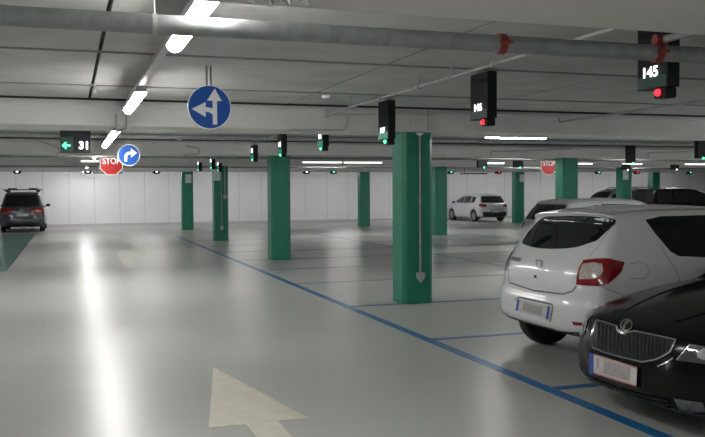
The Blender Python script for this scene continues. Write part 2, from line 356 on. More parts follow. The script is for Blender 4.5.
# ------------------------------------------------------------------ bay displays (face the aisle, -X)
def face_mtx(x, y, z):      # text plane whose normal is -X, reading direction -Y
    return Matrix(((0, 0, -1, x), (-1, 0, 0, y), (0, 1, 0, z), (0, 0, 0, 1)))
def bay_display(x, y, z0, z1, wy, txt, led, label, group=None, th=.105, strip=True):
    t = thing('bay_display', label, 'display', (x, y, z0), 0, group)
    h = wy/2; H = z1-z0
    bm = bmesh.new(); box(bm, 0, th, -h, h, 0, H, .006); from_bm('housing', bm, M['black'], t)
    if strip:
        bm = bmesh.new(); box(bm, -.004, .001, -h+.008, h-.008, .005, .09); from_bm('lower_band', bm, M['bandglow'] if led == 'g' else M['dgreen'], t)  # on green displays the lamp's spill is painted as a glowing band
    if txt: text_mesh('digits', txt, .10, M['digit'], t, face_mtx(-.006, .015, .115), .0015, .002, 1.15)
    else:
        bm = bmesh.new(); box(bm, -.006, .0, -.06, .06, .13, .22); from_bm('digits', bm, M['digit'], t)
    bm = bmesh.new(); box(bm, .0, .10, -h+.02, -h+.14, -.075, -.001, .012); lm = from_bm('light_mount', bm, M['black'], t)
    bm = bmesh.new(); sphere(bm, (-.004, -h+.09, -.035), .026); from_bm('indicator_light', bm, M['ledgreen'] if led == 'g' else M['ledred'], lm, True)
    if z1 < ZC-.01:
        bm = bmesh.new(); tube(bm, (th/2, 0, H), (th/2, 0, ZC-z0+.004), .012, 8); from_bm('stem', bm, M['pipe'], t)
    return t
GB = 'bay number displays along the aisle'
bay_display(3.9, 4.88, 2.40, 2.87, .32, '145', 'r', 'nearest display, lit 145, with a red lamp, hanging below the big pipe')
bay_display(3.9, 7.49, 2.40, 2.86, .37, '146', 'r', 'second display with red lamp, lit 146, hanging at upper centre right')
bay_display(3.9, 10.17, 2.36, 2.86, .36, '147', 'g', 'third display with a green lamp beside the top of the nearest pillar')
bay_display(3.9, 13.05, 2.41, 2.68, .32, None, 'g', 'black display with green lamp between the second pillar and the nearest pillar')
bay_display(3.9, 15.78, 2.42, 2.80, .32, None, 'g', 'black display with green lamp directly above the second pillar')
bay_display(3.9, 18.38, 2.42, 2.72, .32, None, 'g', 'black display with green lamp left of the second pillar')
bay_display(3.9, 24.1, 2.40, 2.62, .32, None, 'g', 'tiny display with green lamp right over the third pillar, left one of two')
bay_display(3.9, 26.6, 2.40, 2.6, .32, None, 'g', 'tiny display with green lamp beside the fourth pillar')
bay_display(4.6, 27.0, 2.40, 2.6, .32, None, 'g', 'tiny display with green lamp over the right side of the third pillar')
for px_, yy, lb, led, z0, z1 in ((483, 22.6, 'dark display with green lamp above the white hatchback at the back', 'g', 2.36, 2.6), (519, 22.6, 'dark display with green lamp above the far pillar left of the right stop sign', 'g', 2.36, 2.62),
                     (632, 18.9, 'tall black display with green lamp above the pillar by the black car', 'g', 2.38, 2.87), (702, 16.4, 'tall black display at the right edge of the picture', 'g', 2.42, 2.86),
                     (676, 25.0, 'small dark display with white lamp right of the tall black one', 'w', 2.38, 2.56), (627, 25.0, 'small dark display with white lamp under the tall black one', 'w', 2.36, 2.56)):
    d = ray(px_, 160); p = d*(yy/d[1])
    t = thing('bay_display', lb, 'display', (p[0], yy, z0))
    bm = bmesh.new(); box(bm, -.15 if z1 < 2.8 else -.12, .15 if z1 < 2.8 else .12, 0, .13, 0, z1-z0, .006); from_bm('housing', bm, M['black'], t)
    bm = bmesh.new(); sphere(bm, (.04, -.0, .0), .03); from_bm('indicator_light', bm, M['ledgreen'] if led == 'g' else M['ledwhite'], t, True)
    bm = bmesh.new(); tube(bm, (0, .06, z1-z0), (0, .06, ZC-z0+.004), .012, 8); from_bm('stem', bm, M['pipe'], t)
for x, led, lb in ((-1.92, 'w', 'small ceiling sensor with white lens above the parked van'), (.74, 'w', 'small ceiling sensor with white lens left of the left stop sign'), (3.45, 'w', 'small ceiling sensor left of the fourth pillar'),
                   (9.9, 'w', 'small ceiling sensor with pale lens right of the second pillar, nearer to it'), (11.15, 'g', 'small ceiling sensor with green lens left of the slim far pillar'), (16.9, 'g', 'small ceiling sensor with green lens right of the nearest pillar'),
                   (19.4, 'r', 'small ceiling sensor with red lens above the white hatchback roof'), (22.5, 'g', 'small ceiling sensor with green lens behind the right stop sign'), (25.0, 'g', 'small ceiling sensor with green lens right of the wide pillar'),
                   (27.3, 'r', 'small ceiling sensor with red lens left of the farthest right pillar'), (30.6, 'g', 'small ceiling sensor with green lens near the right edge')):
    t = thing('bay_sensor', lb, 'sensor', (x, 35.2, 2.49))
    bm = bmesh.new(); prism(bm, [(-.16, .0), (-.10, -.07), (.10, -.07), (.16, 0), (.10, .06), (-.10, .06)], lambda u, v, d: (u, d, v), 0, .16); from_bm('housing', bm, M['black'], t)
    bm = bmesh.new(); sphere(bm, (0, -.01, .015), .042, 1.3, .5, .7); from_bm('lens', bm, {'w': M['ledwhite'], 'g': M['ledgreen'], 'r': M['ledred']}[led], t, True)
    bm = bmesh.new(); tube(bm, (0, .08, .06), (0, .08, ZC-2.49+.004), .012, 8); from_bm('stem', bm, M['pipe'], t)
bm = bmesh.new(); box(bm, .95, 2.1, 35.6, 35.72, 2.44, 2.49); tube(bm, (1.1, 35.66, 2.49), (1.1, 35.66, ZC), .01, 6); tube(bm, (1.95, 35.66, 2.49), (1.95, 35.66, ZC), .01, 6)
tag(from_bm('cable_tray', bm, M['black']), 'dark hanging bar under the left stop sign near the back wall', 'cable tray')
bm = bmesh.new(); box(bm, 17.6, 19.0, 35.6, 35.72, 2.42, 2.47); tube(bm, (17.8, 35.66, 2.47), (17.8, 35.66, ZC), .01, 6); tube(bm, (18.8, 35.66, 2.47), (18.8, 35.66, ZC), .01, 6)
tag(from_bm('cable_tray', bm, M['black']), 'dark hanging bar above the white hatchback near the back wall', 'cable tray')

# ------------------------------------------------------------------ signs (face the viewer, -Y)
def disc(bm, r, y0, y1, n=48):
    prism(bm, [(r*math.cos(2*PI*i/n), r*math.sin(2*PI*i/n)) for i in range(n)], lambda u, v, d: (u, d, v), y0, y1)
def hangers(t, xs_, z0, z1, r=.01):
    for x in xs_:
        bm = bmesh.new(); tube(bm, (x, .02, z0), (x, .02, z1+.004), r, 8); from_bm('hanging_pole', bm, M['galv'], t, True, .6)
def plates(t, polys, m, name, y=-.006):
    bm = bmesh.new()
    for p in polys: prism(bm, p, lambda u, v, d: (u, d, v), y, y+.003)
    return from_bm(name, bm, m, t)
t = thing('traffic_sign', 'larger round blue sign with white arrows ahead and left, hanging from the ceiling', 'traffic sign', (1.29, 8.0, 2.502), .06)
bm = bmesh.new(); disc(bm, .212, 0, .012); from_bm('sign_rim', bm, M['signwhite'], t)
bm = bmesh.new(); disc(bm, .203, -.003, .0005); from_bm('sign_face', bm, M['signblue'], t)
sx = .043
plates(t, [[(.028, -.165), (.07, -.165), (.07, .062), (.118, .062), (.05, .18), (-.026, .062), (.028, .062)],
           [(.027, -.07), (.005, -.052), (-.04, -.042), (-.04, -.095), (-.172, -.022), (-.04, .048), (-.04, -.0), (.0, -.005), (.027, -.015)]], M['signwhite'], 'white_arrows')
hangers(t, (-.02, .02), .20, .40)
t = thing('traffic_sign', 'smaller round blue sign with a white arrow bending right, beside the stop sign', 'traffic sign', (1.16, 17.4, 2.435))
bm = bmesh.new(); disc(bm, .222, 0, .012); from_bm('sign_rim', bm, M['signwhite'], t)
bm = bmesh.new(); disc(bm, .203, -.003, .0005); from_bm('sign_face', bm, M['signblue'], t)
plates(t, [[(-.09, -.13), (-.035, -.13), (-.03, -.03), (-.01, .005), (.04, .012), (.04, -.055), (.165, .045), (.04, .14), (.04, .075), (-.03, .065), (-.08, .02), (-.092, -.04)]], M['signwhite'], 'white_arrow')
hangers(t, (0,), .21, .465, .008)
def stop_sign(x, label):
    t = thing('stop_sign', label, 'stop sign', (x, 22.6, 2.42))
    oc = lambda r: [(r*math.cos(PI/8+i*PI/4)/math.cos(PI/8), r*math.sin(PI/8+i*PI/4)/math.cos(PI/8)) for i in range(8)]
    bm = bmesh.new(); prism(bm, oc(.29), lambda u, v, d: (u, d, v), 0, .012); from_bm('sign_rim', bm, M['signwhite'], t)
    bm = bmesh.new(); prism(bm, oc(.268), lambda u, v, d: (u, d, v), -.003, .0005); from_bm('sign_face', bm, M['signred'], t)
    text_mesh('stop_text', 'STOP', .225, M['signwhite'], t, Matrix(((1, 0, 0, 0), (0, 0, -1, -.006), (0, 1, 0, .07), (0, 0, 0, 1))), .006, .002, .82)
    hangers(t, (-.1, .1), .27, ZC-2.42, .008)
stop_sign(1.06, 'red octagonal stop sign at the left, partly behind the small blue sign')
d = ray(549, 166); stop_sign(float(d[0]*22.6/d[1]), 'red octagonal stop sign at the right, left of the wide green pillar')
t = thing('guidance_display', 'black hanging display with a green left arrow and the white number 31', 'display', (.14, 17.0, 2.455))
bm = bmesh.new(); box(bm, -.28, .28, 0, .1, 0, .43, .006); from_bm('housing', bm, M['black'], t)
for s_ in (-.2, .2):
    bm = bmesh.new(); box(bm, s_-.02, s_+.02, .03, .07, .43, ZC-2.455+.004); from_bm('bracket', bm, M['pipe'], t)
bm = bmesh.new(); box(bm, -.27, -.05, -.003, .001, .02, .30); from_bm('arrow_panel', bm, M['dgreen'], t)
plates(t, [[(-.255, .14), (-.185, .21), (-.165, .19), (-.20, .157), (-.10, .157), (-.10, .125), (-.20, .125), (-.165, .09), (-.185, .07)]], M['ledgreen'], 'green_arrow', -.008)
text_mesh('digits', '31', .2, M['digit'], t, Matrix(((1, 0, 0, .155), (0, 0, -1, -.006), (0, 1, 0, .14), (0, 0, 0, 1))), .006, .002, 1)

# ------------------------------------------------------------------ cars
def catmull(P, n=8, closed=True):
    P = np.array(P, float); N = len(P); out = []
    for i in range(N):
        p0, p1, p2, p3 = P[i-1], P[i], P[(i+1) % N], P[(i+2) % N]
        # centripetal parametrisation
        t0 = 0; t1 = t0+max(np.linalg.norm(p1-p0), 1e-6)**.5; t2 = t1+max(np.linalg.norm(p2-p1), 1e-6)**.5; t3 = t2+max(np.linalg.norm(p3-p2), 1e-6)**.5
        for t in np.linspace(t1, t2, n, endpoint=False):
            A1 = (t1-t)/(t1-t0)*p0+(t-t0)/(t1-t0)*p1; A2 = (t2-t)/(t2-t1)*p1+(t-t1)/(t2-t1)*p2; A3 = (t3-t)/(t3-t2)*p2+(t-t2)/(t3-t2)*p3
            B1 = (t2-t)/(t2-t0)*A1+(t-t0)/(t2-t0)*A2; B2 = (t3-t)/(t3-t1)*A2+(t-t1)/(t3-t1)*A3
            out.append((t2-t)/(t2-t1)*B1+(t-t1)/(t2-t1)*B2)
    return np.array(out)
def sstep(x, a, b):
    t = np.clip((x-a)/(b-a), 0, 1); return t*t*(3-2*t)
def smax(a, b, k):
    h = np.clip(.5+.5*(a-b)/k, 0, 1); return b+(a-b)*h+k*h*(1-h)

class Car:
    def __init__(s, root, L, Wd, H, sil, wb, axles, wr, cr=(.03, .22), cf=(.05, .30), k=.06, h=.03, zbelt=.95, crown=.05):
        s.root, s.L, s.Wd, s.H, s.axles, s.wr, s.k, s.h = root, L, Wd, H, axles, wr, k, h
        s.cr, s.cf, s.zb, s.crown = cr, cf, zbelt, crown
        s.wz, s.ww = zip(*wb)
        P = catmull(sil); s.P = P
        g = .015; s.g = g; s.ox, s.oz = -.8, -.4
        nx, nz = int((L+1.6)/g)+2, int((H+.8)/g)+2
        gx = s.ox+g*np.arange(nx); gz = s.oz+g*np.arange(nz)
        X, Z = np.meshgrid(gx, gz, indexing='ij'); D = np.full(X.shape, 1e9); ins = np.zeros(X.shape, bool)
        for a, b in zip(P, np.roll(P, -1, 0)):
            e = b-a; L2 = e@e+1e-12
            t = np.clip(((X-a[0])*e[0]+(Z-a[1])*e[1])/L2, 0, 1)
            D = np.minimum(D, (X-a[0]-t*e[0])**2+(Z-a[1]-t*e[1])**2)
            c = ((a[1] > Z) != (b[1] > Z)) & (X < (b[0]-a[0])*(Z-a[1])/(b[1]-a[1]+1e-12)+a[0]); ins ^= c
        s.S = np.sqrt(D)*np.where(ins, -1, 1); s.nx, s.nz = nx, nz
    def S2(s, x, z):
        u = np.clip((x-s.ox)/s.g, 0, s.nx-1.001); v = np.clip((z-s.oz)/s.g, 0, s.nz-1.001)
        i = u.astype(int); j = v.astype(int); u = u-i; v = v-j; S = s.S
        return (S[i, j]*(1-u)+S[i+1, j]*u)*(1-v)+(S[i, j+1]*(1-u)+S[i+1, j+1]*u)*v
    def F(s, p, arch=True):
        x, y, z = p[..., 0], np.abs(p[..., 1]), p[..., 2]
        t = np.minimum(y/(s.Wd/2), 1.15)
        wr_ = 1-sstep(x, .0, 1.6); wf_ = sstep(x, s.L-2.0, s.L)
        xx = x - wr_*(s.cr[0]*t**2+s.cr[1]*t**5) + wf_*(s.cf[0]*t**2+s.cf[1]*t**4)
        zz = z + s.crown*t**2*sstep(z, s.zb-.25, s.zb+.1)
        d = s.S2(xx, zz)
        Wz = np.interp(z, s.wz, s.ww)
        d2 = (y-Wz)*.95
        f = smax(d, d2, s.k)
        if arch:
            for xa in s.axles:
                c = np.sqrt((x-xa)**2+(z-s.wr)**2)-(s.wr+.055)
                f = np.maximum(f, -np.maximum(c, (s.Wd/2-.30)-y))
        return f
    def grad(s, p, arch=False):
        e = 2e-3; g = np.zeros_like(p)
        for i in range(3):
            q = p.copy(); q[..., i] += e; r = p.copy(); r[..., i] -= e
            g[..., i] = (s.F(q, arch)-s.F(r, arch))/(2*e)
        return g
    def body(s, paint, name='body', trim_z=None):
        h = s.h; o = np.array([-.1, -s.Wd/2-.1, .05]); n = np.ceil((np.array([s.L+.1, s.Wd/2+.1, s.H+.15])-o)/h).astype(int)
        ax = [o[i]+h*np.arange(n[i]+1) for i in range(3)]
        G = np.stack(np.meshgrid(*ax, indexing='ij'), -1); V = s.F(G)
        ins = V < 0; nn = V.shape
        acc = np.zeros((nn[0]-1, nn[1]-1, nn[2]-1, 3)); cnt = np.zeros(acc.shape[:3])
        sl = lambda d, a, b: tuple(slice(a, nn[d]-1+a) if False else None for _ in ())
        quads = []
        for d in range(3):
            A = [slice(None)]*3; B = [slice(None)]*3; A[d] = slice(0, -1); B[d] = slice(1, None)
            va, vb = V[tuple(A)], V[tuple(B)]; cr = (va < 0) != (vb < 0)
            idx = np.argwhere(cr); tt = va[cr]/(va[cr]-vb[cr])
            P = o+h*idx.astype(float); P[:, d] += h*tt
            o1, o2 = [(1, 2), (2, 0), (0, 1)][d]
            ok = (idx[:, o1] > 0) & (idx[:, o2] > 0) & (idx[:, o1] < nn[o1]-1) & (idx[:, o2] < nn[o2]-1)
            idx, P, neg = idx[ok], P[ok], (va[cr] < 0)[ok]
            cells = []
            for a, b in ((-1, -1), (0, -1), (0, 0), (-1, 0)):
                c = idx.copy(); c[:, o1] += a; c[:, o2] += b
                np.add.at(acc, tuple(c.T), P); np.add.at(cnt, tuple(c.T), 1); cells.append(c)
            q = np.stack([np.ravel_multi_index(tuple(c.T), cnt.shape) for c in cells], 1)
            q[~neg] = q[~neg][:, ::-1]; quads.append(q)
        Q = np.concatenate(quads); used = np.unique(Q); mp = np.full(cnt.size, -1); mp[used] = np.arange(len(used))
        VV = (acc.reshape(-1, 3)[used])/cnt.reshape(-1)[used][:, None]
        for _ in range(3):
            g = s.grad(VV, True); f = s.F(VV); st = f[:, None]*g/np.maximum((g*g).sum(1), .25)[:, None]
            VV -= np.clip(st, -h*.5, h*.5)
        Q = mp[Q]
        me = bpy.data.meshes.new(name); me.from_pydata(VV.tolist(), [], Q.tolist()); me.update()
        ce = VV[Q].mean(1); mi = np.zeros(len(Q), int)
        for xa in s.axles:
            c = np.sqrt((ce[:, 0]-xa)**2+(ce[:, 2]-s.wr)**2)
            mi[(c < s.wr+.048)] = 1
        nz = np.array([p.normal[2] for p in me.polygons])
        mi[(nz < -.75) & (ce[:, 2] < .4)] = 1
        if trim_z: mi[ce[:, 2] < trim_z] = 1
        me.materials.append(paint); me.materials.append(M['plastic'])
        me.polygons.foreach_set('material_index', mi.tolist()); me.polygons.foreach_set('use_smooth', [True]*len(Q))
        me.set_sharp_from_angle(angle=.9)
        ob = bpy.data.objects.new(name, me); C.objects.link(ob); ob.parent = s.root
        return ob
    def cast(s, P, D):
        """march rays P+tD onto the skin (no wheel arches); returns points"""
        t = np.zeros(len(P)); hit = np.zeros(len(P), bool); step = .02
        for _ in range(1500):
            f = s.F(P+D*t[:, None], False); hit |= f < 0
            if hit.all(): break
            t = np.where(hit, t, t+np.maximum(step, f*.5))
            if t.min() > 60: break
        lo, hi = t-.6, t.copy(); lo = np.maximum(lo, 0)
        lo = t-np.maximum(step, .05)
        for _ in range(24):
            m = (lo+hi)/2; f = s.F(P+D*m[:, None], False); hi = np.where(f < 0, m, hi); lo = np.where(f < 0, lo, m)
        return P+D*hi[:, None], hit
    def rays_px(s, uv):
        mw = s.root.matrix_basis.inverted() if False else (Matrix.Translation(s.root.location) @ Matrix.Rotation(s.root.rotation_euler[2], 4, 'Z')).inverted()
        m3 = np.array(mw.to_3x3()); e = np.array(mw @ Vector(EYE))
        D = np.array([m3 @ ray(u, v) for u, v in uv]); return np.repeat(e[None], len(uv), 0)+D*3.0, D
    def rays_ax(s, uv, ax):
        uv = np.array(uv, float); u, v = uv[:, 0], uv[:, 1]; z0 = np.zeros(len(u))
        if ax == 'rear': P = np.stack([z0-.6, u, v], 1); d = (1, 0, 0)
        elif ax == 'front': P = np.stack([z0+s.L+.6, u, v], 1); d = (-1, 0, 0)
        elif ax == 'left': P = np.stack([u, z0+1.5, v], 1); d = (0, -1, 0)
        elif ax == 'top': P = np.stack([u, v, z0+2.2], 1); d = (0, 0, -1)
        elif ax in ('rl', 'fl'):   # 45 degree look at the rear-left / front-left corner; u grows from the end face round to the side
            sg = 1 if ax == 'rl' else -1; q = .70710678
            xc = 0 if ax == 'rl' else s.L
            P = np.stack([xc+sg*q*u-sg*q*.9, s.Wd/2+q*u+q*.9, v], 1); d = (sg*q, -q, 0)
        return P, np.repeat(np.array(d, float)[None], len(u), 0)
    def rays(s, uv, ax): return s.rays_px(uv) if ax == 'px' else s.rays_ax(uv, ax)
    def patch(s, name, poly, ax, m, parent=None, off=.004, res=None, mirror=None, smooth_n=0, label=None):
        poly = np.array(poly, float)
        if smooth_n: poly = catmull(poly, smooth_n)
        ext = poly.max(0)-poly.min(0); st = res or max(ext.max()/22, 1e-4)
        B = []
        for a, b in zip(poly, np.roll(poly, -1, 0)):
            k = max(1, int(np.linalg.norm(b-a)/st)); B += [a+(b-a)*i/k for i in range(k)]
        B = np.array(B); nb = len(B)
        gx, gy = np.meshgrid(np.arange(poly[:, 0].min()+st/2, poly[:, 0].max(), st), np.arange(poly[:, 1].min()+st/2, poly[:, 1].max(), st))
        Gp = np.stack([gx.ravel(), gy.ravel()], 1)
        ins = np.zeros(len(Gp), bool); D = np.full(len(Gp), 1e9)
        for a, b in zip(B, np.roll(B, -1, 0)):
            c = ((a[1] > Gp[:, 1]) != (b[1] > Gp[:, 1])) & (Gp[:, 0] < (b[0]-a[0])*(Gp[:, 1]-a[1])/(b[1]-a[1]+1e-12)+a[0]); ins ^= c
            D = np.minimum(D, np.linalg.norm(Gp-a, axis=1))
        Gp = Gp[ins & (D > st*.45)]
        pts = np.concatenate([B, Gp]) if len(Gp) else B
        sc_ = 1/st
        r = delaunay_2d_cdt([Vector((p*sc_).tolist()) for p in pts], [(i, (i+1) % nb) for i in range(nb)], [], 1, 1e-4)
        uv = np.array([[v.x, v.y] for v in r[0]])/sc_; faces = [list(f) for f in r[2]]
        P, Dr = s.rays(uv, ax); Q, hit = s.cast(P, Dr)
        n = s.grad(Q); n /= np.linalg.norm(n, axis=1)[:, None]+1e-9
        Q = Q+n*off
        faces = [f for f in faces if all(hit[i] for i in f)]
        # drop faces bridging the silhouette
        lim = 6*np.median([np.linalg.norm(Q[f[0]]-Q[f[1]]) for f in faces])+.05
        faces = [f for f in faces if max(np.linalg.norm(Q[f[i]]-Q[f[i-1]]) for i in range(3)) < lim]
        used = sorted({i for f in faces for i in f}); rm = {v: i for i, v in enumerate(used)}
        faces = [[rm[i] for i in f] for f in faces]; Q = Q[used]; n = n[used]
        def build(Qx, flip):
            me = bpy.data.meshes.new(name)
            ff = []
            for f in faces:
                a, b, c = Qx[f]; nn = np.cross(b-a, c-a); nv = (n*np.array([1, -1, 1]) if flip else n)[f[0]]
                ff.append(f if nn@nv > 0 else f[::-1])
            me.from_pydata(Qx.tolist(), [], ff); me.update(); me.materials.append(m)
            me.polygons.foreach_set('use_smooth', [True]*len(ff))
            o = bpy.data.objects.new(name, me); C.objects.link(o); o.parent = parent or s.root
            return o
        o = build(Q, False)
        if mirror: return o, build(Q*np.array([1, -1, 1]), True)
        return o
    def on(s, uv, ax, off=.004):
        P, D = s.rays(np.array(uv, float), ax); Q, hit = s.cast(P, D); n = s.grad(Q); n /= np.linalg.norm(n, axis=1)[:, None]+1e-9
        return Q+n*off, n
    def ribbon(s, name, uv, ax, width, m, parent=None, off=.003, closed=False, mirror=False, n=6, thick=0):
        uv = np.array(uv, float)
        if closed: uv = np.concatenate([uv, uv[:1]])
        pts = np.concatenate([[a+(b-a)*i/n for i in range(n)] for a, b in zip(uv[:-1], uv[1:])]+[uv[-1:]])
        Q, N = s.on(pts, ax, off)
        ok = np.isfinite(Q).all(1) & (np.abs(Q).max(1) < 10); Q, N = Q[ok], N[ok]
        T = np.gradient(Q, axis=0); B = np.cross(N, T); B /= np.linalg.norm(B, axis=1)[:, None]+1e-9
        V = np.concatenate([Q-B*width/2, Q+B*width/2]); k = len(Q)
        fs = [(i, i+1, k+i+1, k+i) for i in range(k-1)]
        if thick:
            V = np.concatenate([V, Q+N*thick-B*width*.3, Q+N*thick+B*width*.3])
            fs = [(i, i+1, 2*k+i+1, 2*k+i) for i in range(k-1)]+[(2*k+i, 2*k+i+1, 3*k+i+1, 3*k+i) for i in range(k-1)]+[(3*k+i, 3*k+i+1, k+i+1, k+i) for i in range(k-1)]
        outs = []
        for sg in ((1, -1) if mirror else (1,)):
            me = bpy.data.meshes.new(name); me.from_pydata((V*np.array([1, sg, 1])).tolist(), [], fs); me.update(); me.materials.append(m)
            o = bpy.data.objects.new(name, me); C.objects.link(o); o.parent = parent or s.root; outs.append(o)
        return outs[0]
    def wheels(s, spokes=5, width=.20, inset=.012):
        for xa in s.axles:
            for sg in (1, -1):
                yo = sg*(s.Wd/2-inset-.02); r = s.wr
                prof = [(r*.66, 0), (r*.72, .0), (r*.9, -.004), (r*.975, .02), (r, .05), (r, width-.05), (r*.975, width-.02), (r*.7, width)]
                bm = bmesh.new(); n = 40; rings = []
                for rr, d in prof: rings.append([bm.verts.new((xa+rr*math.cos(2*PI*i/n), yo-sg*d, s.wr+rr*math.sin(2*PI*i/n))) for i in range(n)])
                for a, b in zip(rings[:-1], rings[1:]):
                    for i in range(n): bm.faces.new((a[i], a[(i+1) % n], b[(i+1) % n], b[i]))
                bm.faces.new(rings[-1])
                bmesh.ops.recalc_face_normals(bm, faces=bm.faces[:])
                wh = from_bm('wheel', bm, M['rubber'], s.root, True, .7)
                bm = bmesh.new()
                tube(bm, (xa, yo-sg*.05, r), (xa, yo-sg*.06, r), r*.64, 30)
                for i in range(spokes):
                    a = 2*PI*i/spokes+.3; ca, sa = math.cos(a), math.sin(a)
                    pr = [(.02, -.045), (r*.64, -.03), (r*.64, .03), (.02, .045)]
                    prism(bm, pr, lambda u, v, d: (xa+u*ca-v*sa, yo-sg*d, r+u*sa+v*ca), .008, .05)
                tube(bm, (xa, yo-sg*.0, r), (xa, yo-sg*.05, r), .06, 16)
                n2 = 30
                ro = [[bm.verts.new((xa+rr*math.cos(2*PI*i/n2), yo-sg*dd, r+rr*math.sin(2*PI*i/n2))) for i in range(n2)] for rr, dd in ((r*.68, .0), (r*.63, .004), (r*.6, .05))]
                for a, b in zip(ro[:-1], ro[1:]):
                    for i in range(n2): bm.faces.new((a[i], a[(i+1) % n2], b[(i+1) % n2], b[i]))
                from_bm('rim', bm, M['rim'], wh)
    def mirrors(s, x, z, m):
        for sg in (1, -1):
            bm = bmesh.new(); sphere(bm, (x, sg*(s.Wd/2+.07), z), .1, .7, 1.0, .72)
            tube(bm, (x+.03, sg*(s.Wd/2-.10), z-.06), (x+.02, sg*(s.Wd/2+.05), z-.03), .022, 8)
            mi = from_bm('door_mirror', bm, m, s.root, True)
            bm = bmesh.new(); sphere(bm, (x-.055, sg*(s.Wd/2+.07), z), .085, .25, 1, .72); from_bm('mirror_glass', bm, M['glass'], mi, True)

def shrink(poly, k):
    p = np.array(poly, float); c = p.mean(0); return c+(p-c)*k
def car_root(label, L, x, y, rz):
    # local x runs from the rear bumper (0) to the nose (L); (x, y) is the rear bumper centre on the floor
    return thing('parked_car', label, 'car', (x, y, 0), rz)
def plate_group(c, corners, ax, bands, off=.012):
    pl = c.patch('licence_plate', corners, ax, M['plate'], off=off)
    q = np.array(corners, float)
    lerp = lambda u, v: (q[0]*(1-u)+q[1]*u)*(1-v)+(q[3]*(1-u)+q[2]*u)*v
    for nm, u0, u1, v0, v1, mm in bands:
        c.patch(nm, [lerp(u0, v0), lerp(u1, v0), lerp(u1, v1), lerp(u0, v1)], ax, mm, parent=pl, off=off+.003)
    return pl

# ---- white hatchback, rear towards the aisle
r = car_root('large white hatchback seen from behind, parked right of the nearest pillar', 4.06, 4.28, 7.18, 0)
c = Car(r, 4.06, 1.73, 1.52,
        [(.34, .31), (.10, .335), (.02, .39), (.0, .48), (.005, .60), (.035, .68), (.055, .80), (.10, .96), (.17, 1.06), (.32, 1.26), (.42, 1.385), (.40, 1.44), (.55, 1.475), (1.1, 1.52), (1.7, 1.525), (2.2, 1.47), (2.6, 1.34), (3.12, 1.03), (3.4, .965), (3.75, .88), (3.95, .76), (4.04, .6), (4.06, .45), (4.0, .28), (3.8, .2), (2., .19)],
        [(0, .76), (.2, .80), (.3, .845), (.5, .862), (.68, .865), (.85, .86), (.98, .845), (1.05, .82), (1.25, .735), (1.42, .655), (1.52, .58)], (.66, 3.25), .305, cr=(.03, .17), k=.07, h=.026, zbelt=1.0, crown=.035)
c.body(M['white'], trim_z=None); c.wheels()
c.patch('rear_window', [(544.4, 217), (560, 216), (575.5, 215.7), (604.8, 218), (616.2, 221), (605.3, 233), (596, 241), (590, 243), (575.5, 247.5), (550, 249), (531.6, 247), (522.5, 243), (525.2, 237), (535.3, 224.3)], 'px', M['glass'], smooth_n=3)
for sx_ in (None,):
    sw = c.patch('side_window', [(.86, 1.40), (1.05, 1.43), (1.95, 1.435), (1.95, 1.02), (1.58, 1.03), (1.12, 1.06), (1.04, 1.105), (.93, 1.265)], 'left', M['glass'], mirror=True)
    c.patch('side_window', [(2.0, 1.435), (2.2, 1.40), (2.5, 1.27), (2.86, 1.055), (2.8, 1.02), (2.0, 1.02)], 'left', M['glass'], mirror=True)
c.patch('windshield', [(-.58, 1.40), (.58, 1.40), (.70, 1.06), (-.70, 1.06)], 'front', M['glass'])
c.patch('head_lamp', [(-.28, .78), (-.05, .82), (.22, .86), (.2, .74), (-.05, .66), (-.26, .66)], 'fl', M['headlamp'], mirror=True)
tl = [(583.9, 260.3), (596, 258.8), (608.6, 258.6), (624.3, 262.4), (621, 271.5), (615, 278), (608.6, 283), (602.4, 286.3), (590, 286), (576.5, 285), (577, 277), (579, 268.6)]
a, b = c.patch('tail_light', tl, 'px', M['tailred'], mirror=True, off=.008)
ta = [(583.5, 264.5), (594, 263), (602, 264.5), (603, 271), (600, 276.5), (593, 279), (579.5, 279.5), (580.5, 270)]
x1, x2 = c.patch('clear_lens', ta, 'px', M['tailclear'], mirror=True, off=.013, parent=a); x2.parent = b
plate_group(c, [(518.7, 299.2), (551, 306.4), (549, 319.2), (516.8, 310.2)], 'px', [('blue_band', 0, .07, 0, 1, M['plateblue']), ('blue_band', .94, 1, 0, 1, M['plateblue']), ('blurred_number', .2, .8, .15, .85, M['plateblur'])])
c.ribbon('plate_recess', [(515.5, 300), (519, 297.2), (552.5, 304.5), (553, 309), (550.5, 322)], 'px', .012, M['gap'], off=.004)
c.ribbon('tailgate_gap', [(511, 250), (508.5, 270), (509.6, 282.5), (533, 290.3), (563, 294.2), (572.7, 291.2), (576.6, 286)], 'px', .012, M['gap'])
c.ribbon('tailgate_gap', [(612, 226), (600, 244), (588, 259)], 'px', .005, M['softgap'])
c.ribbon('bumper_gap', [(602.4, 287), (618, 293), (640, 303)], 'px', .006, M['softgap'])
c.ribbon('bumper_crease', [(524, 329), (537, 332.5), (560, 332), (580, 333)], 'px', .02, M['plastic'])
c.patch('rear_reflector', [(571.8, 321.4), (586.3, 323), (588.7, 326.4), (573.7, 325.3)], 'px', M['tailred'])
c.patch('high_brake_light', [(566.8, 212.2), (571.6, 212.4), (571.6, 213.8), (566.8, 213.6)], 'px', M['tailred'], off=.006)
em = c.patch('emblem', [(536, 259.5), (543.5, 260.8), (543, 266), (540.5, 269.8), (539, 270), (536.8, 266.5)], 'px', M['satin'], off=.008)
c.patch('emblem_core', [(537.8, 261.2), (541.8, 262), (541.2, 265.5), (539.6, 267.6), (538.2, 265.5)], 'px', M['white'], off=.011, parent=em)
c.patch('lock_button', shrink([(534, 274.5), (537.5, 275.2), (537.3, 278.6), (534, 278)], .8), 'px', M['plastic'], off=.006)
